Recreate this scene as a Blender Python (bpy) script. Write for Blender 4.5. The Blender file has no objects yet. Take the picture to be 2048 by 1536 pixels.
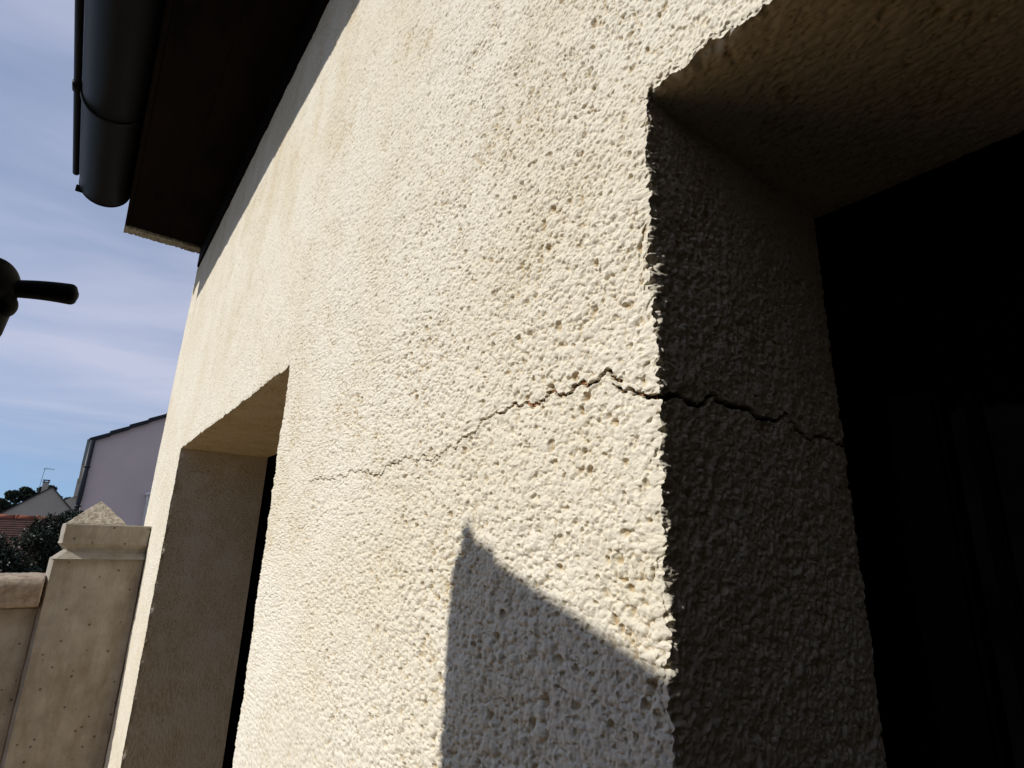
import bpy, bmesh, math, random
import numpy as np
from mathutils import Vector, Matrix
random.seed(7)
R = math.radians
scene = bpy.context.scene

# ---------------------------------------------------------------- camera
cam_d = bpy.data.cameras.new("camera")
cam_d.lens = 20.0137
cam_d.sensor_width = 36
cam_d.clip_start = 0.01
cam_d.clip_end = 3000
cam = bpy.data.objects.new("camera", cam_d)
scene.collection.objects.link(cam)
CR = np.array([[0.797793, -0.602227, 0.029145], [-0.188306, -0.202953, 0.960912], [-0.572771, -0.772097, -0.275317]])
m = Matrix(((CR[0][0], CR[1][0], CR[2][0], 0), (CR[0][1], CR[1][1], CR[2][1], 0),
            (CR[0][2], CR[1][2], CR[2][2], 1.75), (0, 0, 0, 1)))
cam.matrix_world = m
scene.camera = cam

# ---------------------------------------------------------------- light
SUN_EL, SUN_AZ = R(37.0), R(8.0)          # azimuth measured from -X towards +Y
sdir = Vector((-math.cos(SUN_EL) * math.cos(SUN_AZ), math.cos(SUN_EL) * math.sin(SUN_AZ), math.sin(SUN_EL)))
ld = bpy.data.lights.new("sun", 'SUN')
ld.energy = 3.2
ld.angle = R(0.53)
ld.color = (1.0, 0.965, 0.91)
sun = bpy.data.objects.new("sun", ld)
sun.rotation_euler = sdir.to_track_quat('Z', 'Y').to_euler()
scene.collection.objects.link(sun)

world = bpy.data.worlds.new("World")
scene.world = world
world.use_nodes = True
nt = world.node_tree
nt.nodes.clear()
def wn(t, **k):
    n = nt.nodes.new(t)
    for a, b in k.items():
        setattr(n, a, b)
    return n
wout = wn('ShaderNodeOutputWorld'); bg = wn('ShaderNodeBackground')
bg.inputs['Strength'].default_value = 0.112
nt.links.new(bg.outputs[0], wout.inputs[0])
sky = wn('ShaderNodeTexSky', sky_type='NISHITA', sun_disc=False)
sky.sun_elevation = SUN_EL
sky.sun_rotation = R(-82.0)
sky.air_density = 1.0; sky.dust_density = 0.0; sky.ozone_density = 3.0
tc = wn('ShaderNodeTexCoord'); sx = wn('ShaderNodeSeparateXYZ')
up = wn('ShaderNodeVectorMath', operation='ADD'); up.inputs[1].default_value = (0, 0, 0.14)
nrmz = wn('ShaderNodeVectorMath', operation='NORMALIZE')
nt.links.new(tc.outputs['Generated'], up.inputs[0]); nt.links.new(up.outputs[0], nrmz.inputs[0]); nt.links.new(nrmz.outputs[0], sky.inputs[0])
nt.links.new(tc.outputs['Generated'], sx.inputs[0])
zz = wn('ShaderNodeMath', operation='MAXIMUM'); nt.links.new(sx.outputs[2], zz.inputs[0]); zz.inputs[1].default_value = 0.0
zo = wn('ShaderNodeMath', operation='ADD'); nt.links.new(zz.outputs[0], zo.inputs[0]); zo.inputs[1].default_value = 0.12
dx = wn('ShaderNodeMath', operation='DIVIDE'); nt.links.new(sx.outputs[0], dx.inputs[0]); nt.links.new(zo.outputs[0], dx.inputs[1])
dy = wn('ShaderNodeMath', operation='DIVIDE'); nt.links.new(sx.outputs[1], dy.inputs[0]); nt.links.new(zo.outputs[0], dy.inputs[1])
cx = wn('ShaderNodeCombineXYZ'); nt.links.new(dx.outputs[0], cx.inputs[0]); nt.links.new(dy.outputs[0], cx.inputs[1])
mp = wn('ShaderNodeMapping'); nt.links.new(cx.outputs[0], mp.inputs[0])
mp.inputs['Rotation'].default_value = (0, 0, R(28)); mp.inputs['Scale'].default_value = (0.55, 1.25, 1)
nz = wn('ShaderNodeTexNoise'); nt.links.new(mp.outputs[0], nz.inputs['Vector'])
nz.inputs['Scale'].default_value = 1.1; nz.inputs['Detail'].default_value = 5; nz.inputs['Roughness'].default_value = 0.5
nz.inputs['Distortion'].default_value = 0.5
rp = wn('ShaderNodeValToRGB'); nt.links.new(nz.outputs['Fac'], rp.inputs[0])
rp.color_ramp.elements[0].position = 0.34; rp.color_ramp.elements[0].color = (0.30, 0.30, 0.30, 1)
rp.color_ramp.elements[1].position = 0.66; rp.color_ramp.elements[1].color = (1, 1, 1, 1)
el = wn('ShaderNodeMapRange'); nt.links.new(zz.outputs[0], el.inputs[0])
el.interpolation_type = 'SMOOTHSTEP'
el.inputs[1].default_value = 0.03; el.inputs[2].default_value = 0.18; el.inputs[3].default_value = 0.0; el.inputs[4].default_value = 0.82
vf = wn('ShaderNodeMath', operation='MULTIPLY'); nt.links.new(rp.outputs[0], vf.inputs[0]); nt.links.new(el.outputs[0], vf.inputs[1])
mx = wn('ShaderNodeMixRGB'); nt.links.new(vf.outputs[0], mx.inputs[0])
nt.links.new(sky.outputs[0], mx.inputs[1]); mx.inputs[2].default_value = (4.75, 4.9, 6.1, 1)
nt.links.new(mx.outputs[0], bg.inputs[0])

vs = scene.view_settings
vs.view_transform = 'Standard'; vs.look = 'None'; vs.gamma = 1.0; vs.exposure = 0.2

# ---------------------------------------------------------------- helpers
COL = scene.collection
def tag(o, label=None, cat=None, group=None, kind=None):
    if label: o['label'] = label
    if cat: o['category'] = cat
    if group: o['group'] = group
    if kind: o['kind'] = kind
    return o
def thing(name, label, cat, loc=(0, 0, 0), group=None):
    o = bpy.data.objects.new(name, None); COL.objects.link(o); o.location = loc
    o.empty_display_size = 0.1
    return tag(o, label, cat, group)
def link(name, me, mat, parent=None, smooth=False):
    o = bpy.data.objects.new(name, me); COL.objects.link(o)
    if mat is not None: me.materials.append(mat)
    if smooth:
        me.polygons.foreach_set('use_smooth', np.ones(len(me.polygons), dtype=bool))
    if parent is not None:
        o.parent = parent
        o.matrix_parent_inverse = Matrix.Translation(parent.location).inverted() if parent.parent is None else Matrix()
        if parent.parent is not None:
            o.matrix_parent_inverse = Matrix()
    return o
def obj(name, bm, mat, parent=None, smooth=False):
    me = bpy.data.meshes.new(name)
    bmesh.ops.recalc_face_normals(bm, faces=bm.faces)
    bm.to_mesh(me); bm.free()
    return link(name, me, mat, parent, smooth)
def raw(name, verts, faces, mat, parent=None, smooth=False):
    me = bpy.data.meshes.new(name); me.from_pydata([tuple(v) for v in verts], [], faces); me.update()
    return link(name, me, mat, parent, smooth)
def box(bm, a, b, bevel=0.0):
    r = bmesh.ops.create_cube(bm, size=1)
    vs_ = r['verts']
    for v in vs_:
        v.co = Vector(((a[i] + b[i]) / 2 + v.co[i] * (b[i] - a[i]) for i in range(3)))
    if bevel:
        es = list({e for v in vs_ for e in v.link_edges})
        bmesh.ops.bevel(bm, geom=es, offset=bevel, segments=2, affect='EDGES')
def tube(bm, pts, rad, seg=14, cap=True):
    pts = [Vector(p) for p in pts]
    rads = rad if isinstance(rad, (list, tuple)) else [rad] * len(pts)
    rings = []
    for i, p in enumerate(pts):
        t = (pts[min(i + 1, len(pts) - 1)] - pts[max(i - 1, 0)]).normalized()
        a = t.cross(Vector((0, 0, 1)))
        if a.length < 1e-3: a = t.cross(Vector((0, 1, 0)))
        a.normalize(); b = t.cross(a)
        rings.append([bm.verts.new(p + rads[i] * (math.cos(k * 2 * math.pi / seg) * a + math.sin(k * 2 * math.pi / seg) * b)) for k in range(seg)])
    for i in range(len(rings) - 1):
        for k in range(seg):
            bm.faces.new((rings[i][k], rings[i][(k + 1) % seg], rings[i + 1][(k + 1) % seg], rings[i + 1][k]))
    if cap:
        bm.faces.new(rings[0][::-1]); bm.faces.new(rings[-1])
def prism(bm, poly, axis, a, b):
    # poly in the two other axes (ordered x,y,z skipping axis)
    def mk(p, t):
        l = list(p); l.insert(axis, t); return Vector(l)
    A = [bm.verts.new(mk(p, a)) for p in poly]; B = [bm.verts.new(mk(p, b)) for p in poly]
    bm.faces.new(A[::-1]); bm.faces.new(B)
    n = len(poly)
    for i in range(n):
        bm.faces.new((A[i], A[(i + 1) % n], B[(i + 1) % n], B[i]))
def mat(name, color, rough=0.8, spec=0.3, var=0.0, vscale=5.0, bump=0.0, bscale=50.0, metal=0.0, color2=None, stretch=None):
    mt = bpy.data.materials.new(name); mt.use_nodes = True
    t = mt.node_tree; b = t.nodes['Principled BSDF']
    b.inputs['Base Color'].default_value = (*color, 1); b.inputs['Roughness'].default_value = rough
    b.inputs['Specular IOR Level'].default_value = spec; b.inputs['Metallic'].default_value = metal
    co = t.nodes.new('ShaderNodeTexCoord'); mp_ = t.nodes.new('ShaderNodeMapping')
    t.links.new(co.outputs['Object'], mp_.inputs[0])
    if stretch: mp_.inputs['Scale'].default_value = stretch
    if var or color2:
        n = t.nodes.new('ShaderNodeTexNoise'); n.inputs['Scale'].default_value = vscale; n.inputs['Detail'].default_value = 6
        n.inputs['Roughness'].default_value = 0.65
        t.links.new(mp_.outputs[0], n.inputs['Vector'])
        r = t.nodes.new('ShaderNodeValToRGB'); t.links.new(n.outputs['Fac'], r.inputs[0])
        c2 = color2 if color2 else tuple(c * (1 + var) for c in color)
        c1 = color if color2 else tuple(c * (1 - var) for c in color)
        r.color_ramp.elements[0].position = 0.35; r.color_ramp.elements[0].color = (*c1, 1)
        r.color_ramp.elements[1].position = 0.65; r.color_ramp.elements[1].color = (*c2, 1)
        t.links.new(r.outputs[0], b.inputs['Base Color'])
    if bump:
        n = t.nodes.new('ShaderNodeTexNoise'); n.inputs['Scale'].default_value = bscale; n.inputs['Detail'].default_value = 5
        t.links.new(mp_.outputs[0], n.inputs['Vector'])
        bp = t.nodes.new('ShaderNodeBump'); bp.inputs['Strength'].default_value = 0.8; bp.inputs['Distance'].default_value = bump
        t.links.new(n.outputs['Fac'], bp.inputs['Height']); t.links.new(bp.outputs[0], b.inputs['Normal'])
    return mt

# ---------------------------------------------------------------- stucco height field (numpy)
F32 = np.float32
rng = np.random.default_rng(11)
TN = 512
TAB = rng.random((8, TN, TN)).astype(F32)
def vnoise(u, v, s, k=0):
    x = u / s; y = v / s
    xi = np.floor(x).astype(np.int32); yi = np.floor(y).astype(np.int32)
    fx = (x - xi).astype(F32); fy = (y - yi).astype(F32)
    fx = fx * fx * (3 - 2 * fx); fy = fy * fy * (3 - 2 * fy)
    T = TAB[k]
    a = T[xi % TN, yi % TN]; b = T[(xi + 1) % TN, yi % TN]; c = T[xi % TN, (yi + 1) % TN]; d = T[(xi + 1) % TN, (yi + 1) % TN]
    return (a * (1 - fx) + b * fx) * (1 - fy) + (c * (1 - fx) + d * fx) * fy
def fbm(u, v, s, k=0, n=3):
    o = 0; a = 0.5; t = 0
    for i in range(n):
        o = o + a * vnoise(u + 3.7 * i, v + 1.3 * i, s, (k + i) % 8); t += a; a *= 0.5; s *= 0.5
    return o / t
def caps(u, v, s, k, r0, r1, a0, a1, keep=1.0):
    x = u / s + 1000; y = v / s + 1000
    xi = np.floor(x).astype(np.int32); yi = np.floor(y).astype(np.int32)
    xf = (x - xi).astype(F32); yf = (y - yi).astype(F32)
    out = np.zeros(x.shape, dtype=F32)
    T = TAB
    for di in (-1, 0, 1):
        for dj in (-1, 0, 1):
            ci = (xi + di) % TN; cj = (yi + dj) % TN
            ex = T[k % 8][ci, cj] + F32(di) - xf
            ey = T[(k + 1) % 8][ci, cj] + F32(dj) - yf
            rr = T[(k + 2) % 8][ci, cj]
            rad = r0 + (r1 - r0) * rr
            asp = 0.75 + 0.5 * T[(k + 4) % 8][ci, cj]
            q = 1 - (ex * ex * asp + ey * ey / asp) / (rad * rad)
            h = (a0 + (a1 - a0) * T[(k + 3) % 8][ci, cj]) * np.sqrt(np.maximum(q, 0))
            if keep < 1: h = h * (T[(k + 5) % 8][ci, cj] < keep)
            out = np.maximum(out, h.astype(F32))
    return out
def stucco(u, v, amp=1.0, lump=0.0, fine=True):
    """height in metres above the wall plane"""
    co_ = np.clip((1.05 - u) / 0.65, 0, 1) * np.clip((2.6 - v) / 0.8, 0.25, 1)   # coarser grain towards the near opening
    amp = amp * (0.90 + 0.10 * co_)
    zs_ = v
    u = (u + 20.0) * 1.04; v = (v + 20.0) * 1.04
    wu = u + 0.0020 * (vnoise(u, v, 0.0060, 0) - 0.5) + 0.0006 * (vnoise(u, v, 0.0020, 2) - 0.5)
    wv = v + 0.0020 * (vnoise(u, v, 0.0060, 1) - 0.5) + 0.0006 * (vnoise(u, v, 0.0020, 3) - 0.5)
    big = caps(wu, wv, 0.0112, 0, 0.34, 0.66, 0.0014, 0.0040, 0.58)
    med = caps(wu, wv, 0.0060, 3, 0.40, 0.76, 0.0011, 0.0031, 0.88)
    big = big * (0.30 + 0.70 * co_); med = med * (0.85 + 0.15 * co_)
    lumps = np.maximum(big, med)
    if fine:
        sml = caps(wu, wv, 0.0036, 6, 0.45, 0.8, 0.0007, 0.0020, 0.95)
        lumps = np.maximum(lumps, sml) + 0.28 * sml
    M = fbm(u, v, 0.050, 4, 3)
    up_ = np.clip((zs_ - 1.90) / 0.35, 0, 1)
    M = np.clip((M - 0.475 - lump + 0.10 * up_) / 0.16, 0, 1)
    plate = 0.0023 + 0.0014 * (fbm(wu, wv, 0.008, 2, 3) - 0.5) + 0.38 * lumps
    h = lumps * (1 - 0.85 * M) + plate * 0.85 * M
    pu = wu + 0.0024 * (vnoise(u, v, 0.0034, 6) - 0.5); pv = wv + 0.0024 * (vnoise(u, v, 0.0034, 7) - 0.5)
    pits = caps(pu, pv, 0.0062, 5, 0.14, 0.42, 0.0008, 0.0022, 0.50)
    pits3 = caps(pv, pu, 0.0040, 2, 0.18, 0.44, 0.0008, 0.0019, 0.6) * (1.15 - 0.85 * co_)
    pits2 = caps(pu, pv, 0.0150, 1, 0.10, 0.30, 0.0016, 0.0034, 0.52)
    h = h - np.maximum(pits * (0.35 + 0.65 * M), np.maximum(pits2 * (0.55 + 0.45 * co_), pits3))
    h = h + 0.0009 * (fbm(u, v, 0.0028, 1, 2) - 0.5) + 0.0020 * (fbm(u, v, 0.06, 6, 2) - 0.5)
    if fine: h = h + 0.0003 * (vnoise(u, v, 0.0010, 5) - 0.5)
    return (h * amp).astype(F32)

# stucco material
def stucco_mat():
    mt = bpy.data.materials.new('cream_stucco'); mt.use_nodes = True
    t = mt.node_tree; b = t.nodes['Principled BSDF']; b.inputs['Roughness'].default_value = 0.92
    b.inputs['Specular IOR Level'].default_value = 0.12
    co = t.nodes.new('ShaderNodeTexCoord')
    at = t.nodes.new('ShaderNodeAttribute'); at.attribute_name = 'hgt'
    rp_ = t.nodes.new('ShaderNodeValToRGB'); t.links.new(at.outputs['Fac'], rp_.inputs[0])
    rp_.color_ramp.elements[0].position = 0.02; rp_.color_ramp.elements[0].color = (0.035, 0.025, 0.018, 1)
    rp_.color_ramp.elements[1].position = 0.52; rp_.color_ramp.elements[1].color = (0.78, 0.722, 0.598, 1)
    e = rp_.color_ramp.elements.new(0.15); e.color = (0.56, 0.45, 0.29, 1)  # low hollows tinted ochre: dirt plus pit shade put into the colour
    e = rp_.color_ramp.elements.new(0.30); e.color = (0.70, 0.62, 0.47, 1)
    # broad weathering, streaky under the eaves
    n = t.nodes.new('ShaderNodeTexNoise'); n.inputs['Scale'].default_value = 3.2; n.inputs['Detail'].default_value = 7; n.inputs['Roughness'].default_value = 0.62
    t.links.new(co.outputs['Object'], n.inputs['Vector'])
    r2 = t.nodes.new('ShaderNodeValToRGB'); t.links.new(n.outputs['Fac'], r2.inputs[0])
    r2.color_ramp.elements[0].position = 0.36; r2.color_ramp.elements[0].color = (0.935, 0.915, 0.865, 1)
    r2.color_ramp.elements[1].position = 0.56; r2.color_ramp.elements[1].color = (1, 1, 1, 1)
    m1 = t.nodes.new('ShaderNodeMixRGB'); m1.blend_type = 'MULTIPLY'; m1.inputs[0].default_value = 1
    t.links.new(rp_.outputs[0], m1.inputs[1]); t.links.new(r2.outputs[0], m1.inputs[2])
    # ochre dirt washed down from the eaves
    sp = t.nodes.new('ShaderNodeSeparateXYZ'); t.links.new(co.outputs['Object'], sp.inputs[0])
    mr = t.nodes.new('ShaderNodeMapRange'); t.links.new(sp.outputs[2], mr.inputs[0]); mr.interpolation_type = 'SMOOTHSTEP'
    mr.inputs[1].default_value = 2.05; mr.inputs[2].default_value = 3.1; mr.inputs[3].default_value = 0; mr.inputs[4].default_value = 0.55
    n2 = t.nodes.new('ShaderNodeTexNoise'); n2.inputs['Scale'].default_value = 5.5; n2.inputs['Detail'].default_value = 8; n2.inputs['Roughness'].default_value = 0.7
    mp_ = t.nodes.new('ShaderNodeMapping'); mp_.inputs['Scale'].default_value = (1, 1.3, 0.6); mp_.inputs['Location'].default_value = (3, 1, 2)
    t.links.new(co.outputs['Object'], mp_.inputs[0]); t.links.new(mp_.outputs[0], n2.inputs['Vector'])
    r3 = t.nodes.new('ShaderNodeValToRGB'); t.links.new(n2.outputs['Fac'], r3.inputs[0])
    r3.color_ramp.elements[0].position = 0.44; r3.color_ramp.elements[0].color = (0, 0, 0, 1)
    r3.color_ramp.elements[1].position = 0.66; r3.color_ramp.elements[1].color = (1, 1, 1, 1)
    mm = t.nodes.new('ShaderNodeMath'); mm.operation = 'MULTIPLY'; t.links.new(mr.outputs[0], mm.inputs[0]); t.links.new(r3.outputs[0], mm.inputs[1])
    m2 = t.nodes.new('ShaderNodeMixRGB'); m2.blend_type = 'MULTIPLY'
    t.links.new(mm.outputs[0], m2.inputs[0]); t.links.new(m1.outputs[0], m2.inputs[1]); m2.inputs[2].default_value = (0.80, 0.70, 0.52, 1)
    # tan speckle at the finest grain
    vo = t.nodes.new('ShaderNodeTexVoronoi'); vo.inputs['Scale'].default_value = 165
    t.links.new(co.outputs['Object'], vo.inputs['Vector'])
    r5 = t.nodes.new('ShaderNodeValToRGB'); t.links.new(vo.outputs['Distance'], r5.inputs[0])
    r5.color_ramp.elements[0].position = 0.10; r5.color_ramp.elements[0].color = (0.55, 0.49, 0.38, 1)
    r5.color_ramp.elements[1].position = 0.31; r5.color_ramp.elements[1].color = (1, 1, 1, 1)
    m5 = t.nodes.new('ShaderNodeMixRGB'); m5.blend_type = 'MULTIPLY'; m5.inputs[0].default_value = 0.8
    t.links.new(m2.outputs[0], m5.inputs[1]); t.links.new(r5.outputs[0], m5.inputs[2])
    t.links.new(m5.outputs[0], b.inputs['Base Color'])
    n4 = t.nodes.new('ShaderNodeTexNoise'); n4.inputs['Scale'].default_value = 900; n4.inputs['Detail'].default_value = 4
    t.links.new(co.outputs['Object'], n4.inputs['Vector'])
    bp = t.nodes.new('ShaderNodeBump'); bp.inputs['Strength'].default_value = 0.5; bp.inputs['Distance'].default_value = 0.0006
    t.links.new(n4.outputs['Fac'], bp.inputs['Height']); t.links.new(bp.outputs[0], b.inputs['Normal'])
    return mt
STUCCO = stucco_mat()

# ---------------------------------------------------------------- geometry of the house (metres)
FX = 0.28                       # facade plane
YA, ZL, XA = 0.224, 2.073, 0.532   # near opening: jamb, lintel, depth
YB0, YB1, XB = 1.088, 2.453, 0.592 # far opening
YC = 3.15                       # far corner
SOF = 3.206                     # underside of eaves
CRK1 = [(0.8879,1.8381),(0.8101,1.8326),(0.7274,1.8358),(0.6634,1.8355),(0.6398,1.8276),(0.5946,1.8364),(0.5466,1.8361),(0.5034,1.8333),(0.4814,1.8369),(0.4571,1.8423),(0.4361,1.8481),(0.4203,1.8560),(0.3936,1.8609),(0.3724,1.8668),(0.3424,1.8614),(0.3302,1.8636),(0.3243,1.8673),(0.3098,1.8624),(0.2988,1.8653),(0.2908,1.8674),(0.2780,1.8643),(0.2657,1.8683),(0.2565,1.8626),(0.2521,1.8602)]
CRK2 = [(0.2580,1.8587),(0.2457,1.8519),(0.2332,1.8477),(0.2265,1.8437),(YA,1.8430)]
CRKJ = [(0.2800,1.8430),(0.2883,1.8448),(0.3063,1.8457),(0.3252,1.8462),(0.3388,1.8557),(0.3519,1.8516),(0.3673,1.8516),(0.3863,1.8484),(0.4067,1.8485),(0.4175,1.8490),(0.4315,1.8572),(0.4438,1.8502),(0.4615,1.8413),(0.4738,1.8412),(0.4923,1.8480),(0.5098,1.8469),(0.5322,1.8441)]
def jag(pts, w0, w1, it=4, amp=0.26, seed=3):
    r_ = random.Random(seed)
    P = [tuple(p) for p in pts]
    for _ in range(it):
        Q = [P[0]]
        for a, b in zip(P[:-1], P[1:]):
            L = math.hypot(b[0] - a[0], b[1] - a[1]); o = r_.uniform(-amp, amp) * min(L, 0.014) * 1.1
            mx_, my_ = (a[0] + b[0]) / 2, (a[1] + b[1]) / 2
            Q.append((mx_ - (b[1] - a[1]) / max(L, 1e-6) * o, my_ + (b[0] - a[0]) / max(L, 1e-6) * o)); Q.append(b)
        P = Q
    n = len(P); W = []
    for i in range(n):
        t = i / (n - 1)
        w = w0(t) if callable(w0) else w0 + (w1 - w0) * t
        W.append(w * r_.uniform(0.45, 1.35))
    return np.array(P), np.array(W)
C1, W1 = jag(CRK1, lambda t: 0.00030 + 0.0014 * min(1, t * 1.15) ** 1.5 * (1 if t < 0.97 else 0.5), None, 4, 0.30, 3)
C2, W2 = jag(CRK2, lambda t: 0.0008 + 0.0018 * t, None, 3, 0.26, 5)
CJ, WJ = jag(CRKJ, lambda t: 0.0028 * (1 - t) ** 0.8 + 0.0008, None, 3, 0.18, 8)
def crack_field(u, v, P, W, pad=0.0001):
    """0..1 mask of points inside the crack"""
    out = np.zeros(u.shape, F32)
    for i in range(len(P) - 1):
        a = P[i]; b = P[i + 1]; w = (W[i] + W[i + 1]) / 4 + pad
        lo = np.minimum(a, b) - 0.006; hi = np.maximum(a, b) + 0.006
        sel = np.nonzero((u > lo[0]) & (u < hi[0]) & (v > lo[1]) & (v < hi[1]))[0]
        if len(sel) == 0: continue
        d = b - a; L2 = d @ d + 1e-12
        t = np.clip(((u[sel] - a[0]) * d[0] + (v[sel] - a[1]) * d[1]) / L2, 0, 1)
        dist = np.hypot(u[sel] - a[0] - t * d[0], v[sel] - a[1] - t * d[1])
        out[sel] = np.maximum(out[sel], np.clip((w + 0.0004 - dist) / 0.0004, 0, 1))
    return out

FL = 1138.56 / 2     # px per unit tangent at 1024 wide
def px_of_y(y):
    d = np.stack([np.full_like(y, FX), y, np.zeros_like(y)], -1)
    return (d @ CR[0]) / (-(d @ CR[2])) * FL
def axis_cols(step_px):
    ys = np.linspace(0.02, YC, 40000); px = px_of_y(ys)
    n = int((px[0] - px[-1]) / step_px)
    c = np.interp(np.linspace(px[0], px[-1], n), px[::-1], ys[::-1])
    return np.sort(c)
def axis_rows(k):
    z = 1.55; out = [z]
    while z < SOF + 0.02:
        z += k * max(0.36, math.hypot(FX, z - 1.75) * 1.05) / FL; out.append(z)
    z = 1.55; lo = []
    while z > 0.55:
        z -= k * 1.7 * max(0.36, abs(z - 1.75) * 2.2) / FL; lo.append(z)
    return np.array(lo[::-1] + out)
def snap(a, vals):
    a = a.copy()
    for v in vals: a[np.argmin(np.abs(a - v))] = v
    return a
def grid_mesh(name, P, keep, hgt, parent, material):
    """P (nu,nv,3); keep (nu-1,nv-1) bool"""
    nu, nv = P.shape[:2]
    idx = np.arange(nu * nv, dtype=np.int32).reshape(nu, nv)
    q = np.stack([idx[:-1, :-1], idx[1:, :-1], idx[1:, 1:], idx[:-1, 1:]], -1)[keep]
    used = np.zeros(nu * nv, bool); used[q.ravel()] = True
    mp_ = np.cumsum(used).astype(np.int32) - 1
    q = mp_[q]; V = P.reshape(-1, 3)[used].astype(F32)
    me = bpy.data.meshes.new(name)
    me.vertices.add(len(V)); me.vertices.foreach_set('co', V.ravel())
    me.loops.add(q.size); me.loops.foreach_set('vertex_index', q.ravel())
    me.polygons.add(len(q)); me.polygons.foreach_set('loop_start', np.arange(0, q.size, 4, dtype=np.int32))
    me.polygons.foreach_set('use_smooth', np.ones(len(q), bool))
    me.update(calc_edges=True)
    at = me.attributes.new('hgt', 'FLOAT', 'POINT'); at.data.foreach_set('value', hgt.reshape(-1)[used].astype(F32))
    return link(name, me, material, parent)
ff = lambda t: np.exp(-(t / 0.0045) ** 2)
fw = lambda t: np.exp(-(t / 0.006) ** 2)
def edge_rag(v, k=0):
    z0 = np.zeros_like(v)
    return 0.0115 * (fbm(z0 + 7.7 + k, v + 9, 0.034, 3, 3) - 0.5) + 0.0068 * (vnoise(z0 + 3.3 + k, v + 9, 0.0105, 1) - 0.5) + 0.0034 * (vnoise(z0 + 1.3 + k, v + 9, 0.0036, 2) - 0.5)

house = thing('house', 'cream rough-rendered house wall filling the picture, with a long jagged crack and deep openings', 'house', (FX, 1.5, 0))

ys = axis_cols(0.66)
near = ys[ys < YB0]
far = np.arange(YB0, YC + 0.001, 0.0015)
ys = snap(np.concatenate([near, far]), [YA, YB0, YB1, YC]); ys = np.concatenate([[-1.4, -0.9, -0.5, -0.25, -0.1, -0.04], ys])
zs = snap(axis_rows(0.74), [ZL]); zs = np.concatenate([[0.0, 0.25], zs])
def facade_block(ys, zs, fine, cracked):
    U, V = np.meshgrid(ys, zs, indexing='ij')
    uc = (U[:-1, :-1] + U[1:, 1:]) / 2; vc = (V[:-1, :-1] + V[1:, 1:]) / 2
    keep = ~(((uc < YA) & (vc < ZL)) | ((uc > YB0) & (uc < YB1) & (vc < ZL)))
    nv = len(zs); idx = np.arange(U.size, dtype=np.int64).reshape(U.shape)
    q = np.stack([idx[:-1, :-1], idx[1:, :-1], idx[1:, 1:], idx[:-1, 1:]], -1)[keep]
    used = np.zeros(U.size, bool); used[q.ravel()] = True
    remap = np.cumsum(used) - 1; q = remap[q]
    U = U.ravel()[used]; V = V.ravel()[used]
    h = stucco(U, V, 1.0, 0.0, fine)
    cr = np.maximum(crack_field(U, V, C1, W1), crack_field(U, V, C2, W2)) if cracked else np.zeros_like(h)
    big = 9.0
    dJ1 = np.where(V <= ZL, np.abs(U - YA), np.hypot(U - YA, V - ZL)); dJ1 = np.where((V <= ZL) & (U < YA), big, dJ1)
    dL1 = np.where(U <= YA, np.abs(V - ZL), np.hypot(U - YA, V - ZL))
    dJ2 = np.where(V <= ZL, np.abs(U - YB1), np.hypot(U - YB1, V - ZL))
    dJ0 = np.where(V <= ZL, np.abs(U - YB0), np.hypot(U - YB0, V - ZL))
    inB = (U >= YB0) & (U <= YB1)
    dL2 = np.where(inB, np.abs(V - ZL), np.minimum(np.hypot(U - YB1, V - ZL), np.hypot(U - YB0, V - ZL)))
    dE = YC - U
    g1 = fw(dJ1) * (edge_rag(V) + 0.95 * (h - 0.002)); g2 = 0.7 * fw(dJ2) * edge_rag(V, 4); g0 = 0.7 * fw(dJ0) * edge_rag(V, 8)
    l1 = fw(dL1) * (edge_rag(U, 2) + 0.95 * (h - 0.002)); l2 = 0.7 * fw(dL2) * edge_rag(U, 6)
    ny = -ff(dJ1) - ff(dJ2) + ff(dJ0) + ff(dE)
    nz_ = -ff(dL1) - ff(dL2)
    nx = -np.ones_like(ny)
    ln = np.sqrt(nx * nx + ny * ny + nz_ * nz_)
    disp = h
    P = np.stack([FX + nx / ln * disp, U + ny / ln * disp - g1 - g2 + g0, V + nz_ / ln * disp - l1 - l2], -1)
    P[:, 0] = np.where(cr > 0, np.maximum(P[:, 0] + 0.0075 * cr, FX + 0.0065 * cr - (1 - cr) * disp), P[:, 0])
    sh = np.clip((U - 2.5) / 0.6, 0, 1)
    P[:, 1] += sh * (3.206 - np.minimum(V, 3.206)) * 0.075
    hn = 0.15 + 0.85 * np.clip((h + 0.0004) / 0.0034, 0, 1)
    if cracked:
        c2 = np.maximum(crack_field(U, V, C1, W1, 0.0003), crack_field(U, V, C2, W2, 0.0003)); hn = hn * (1 - np.clip(c2 * 2.5, 0, 1))
    return P, q, hn
i0 = int(np.argmin(np.abs(ys - YB0)))
PA, QA, HA = facade_block(ys[:i0 + 1], zs, True, True)
zc = zs[::2]; zc = snap(zc, [ZL]) if ZL not in zc else zc
ysB = ys[i0:].copy(); ysB[0] -= 0.0004
PB, QB, HB = facade_block(np.concatenate([[ysB[0]], [YB0], ysB[1:]]), zc, True, False)
def quad_mesh(name, V, q, hgt, parent, material):
    me = bpy.data.meshes.new(name)
    me.vertices.add(len(V)); me.vertices.foreach_set('co', V.astype(F32).ravel())
    q = q.astype(np.int32)
    me.loops.add(q.size); me.loops.foreach_set('vertex_index', q.ravel())
    me.polygons.add(len(q)); me.polygons.foreach_set('loop_start', np.arange(0, q.size, 4, dtype=np.int32))
    me.polygons.foreach_set('use_smooth', np.ones(len(q), bool))
    me.update(calc_edges=True)
    at = me.attributes.new('hgt', 'FLOAT', 'POINT'); at.data.foreach_set('value', hgt.astype(F32))
    return link(name, me, material, parent)
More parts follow.
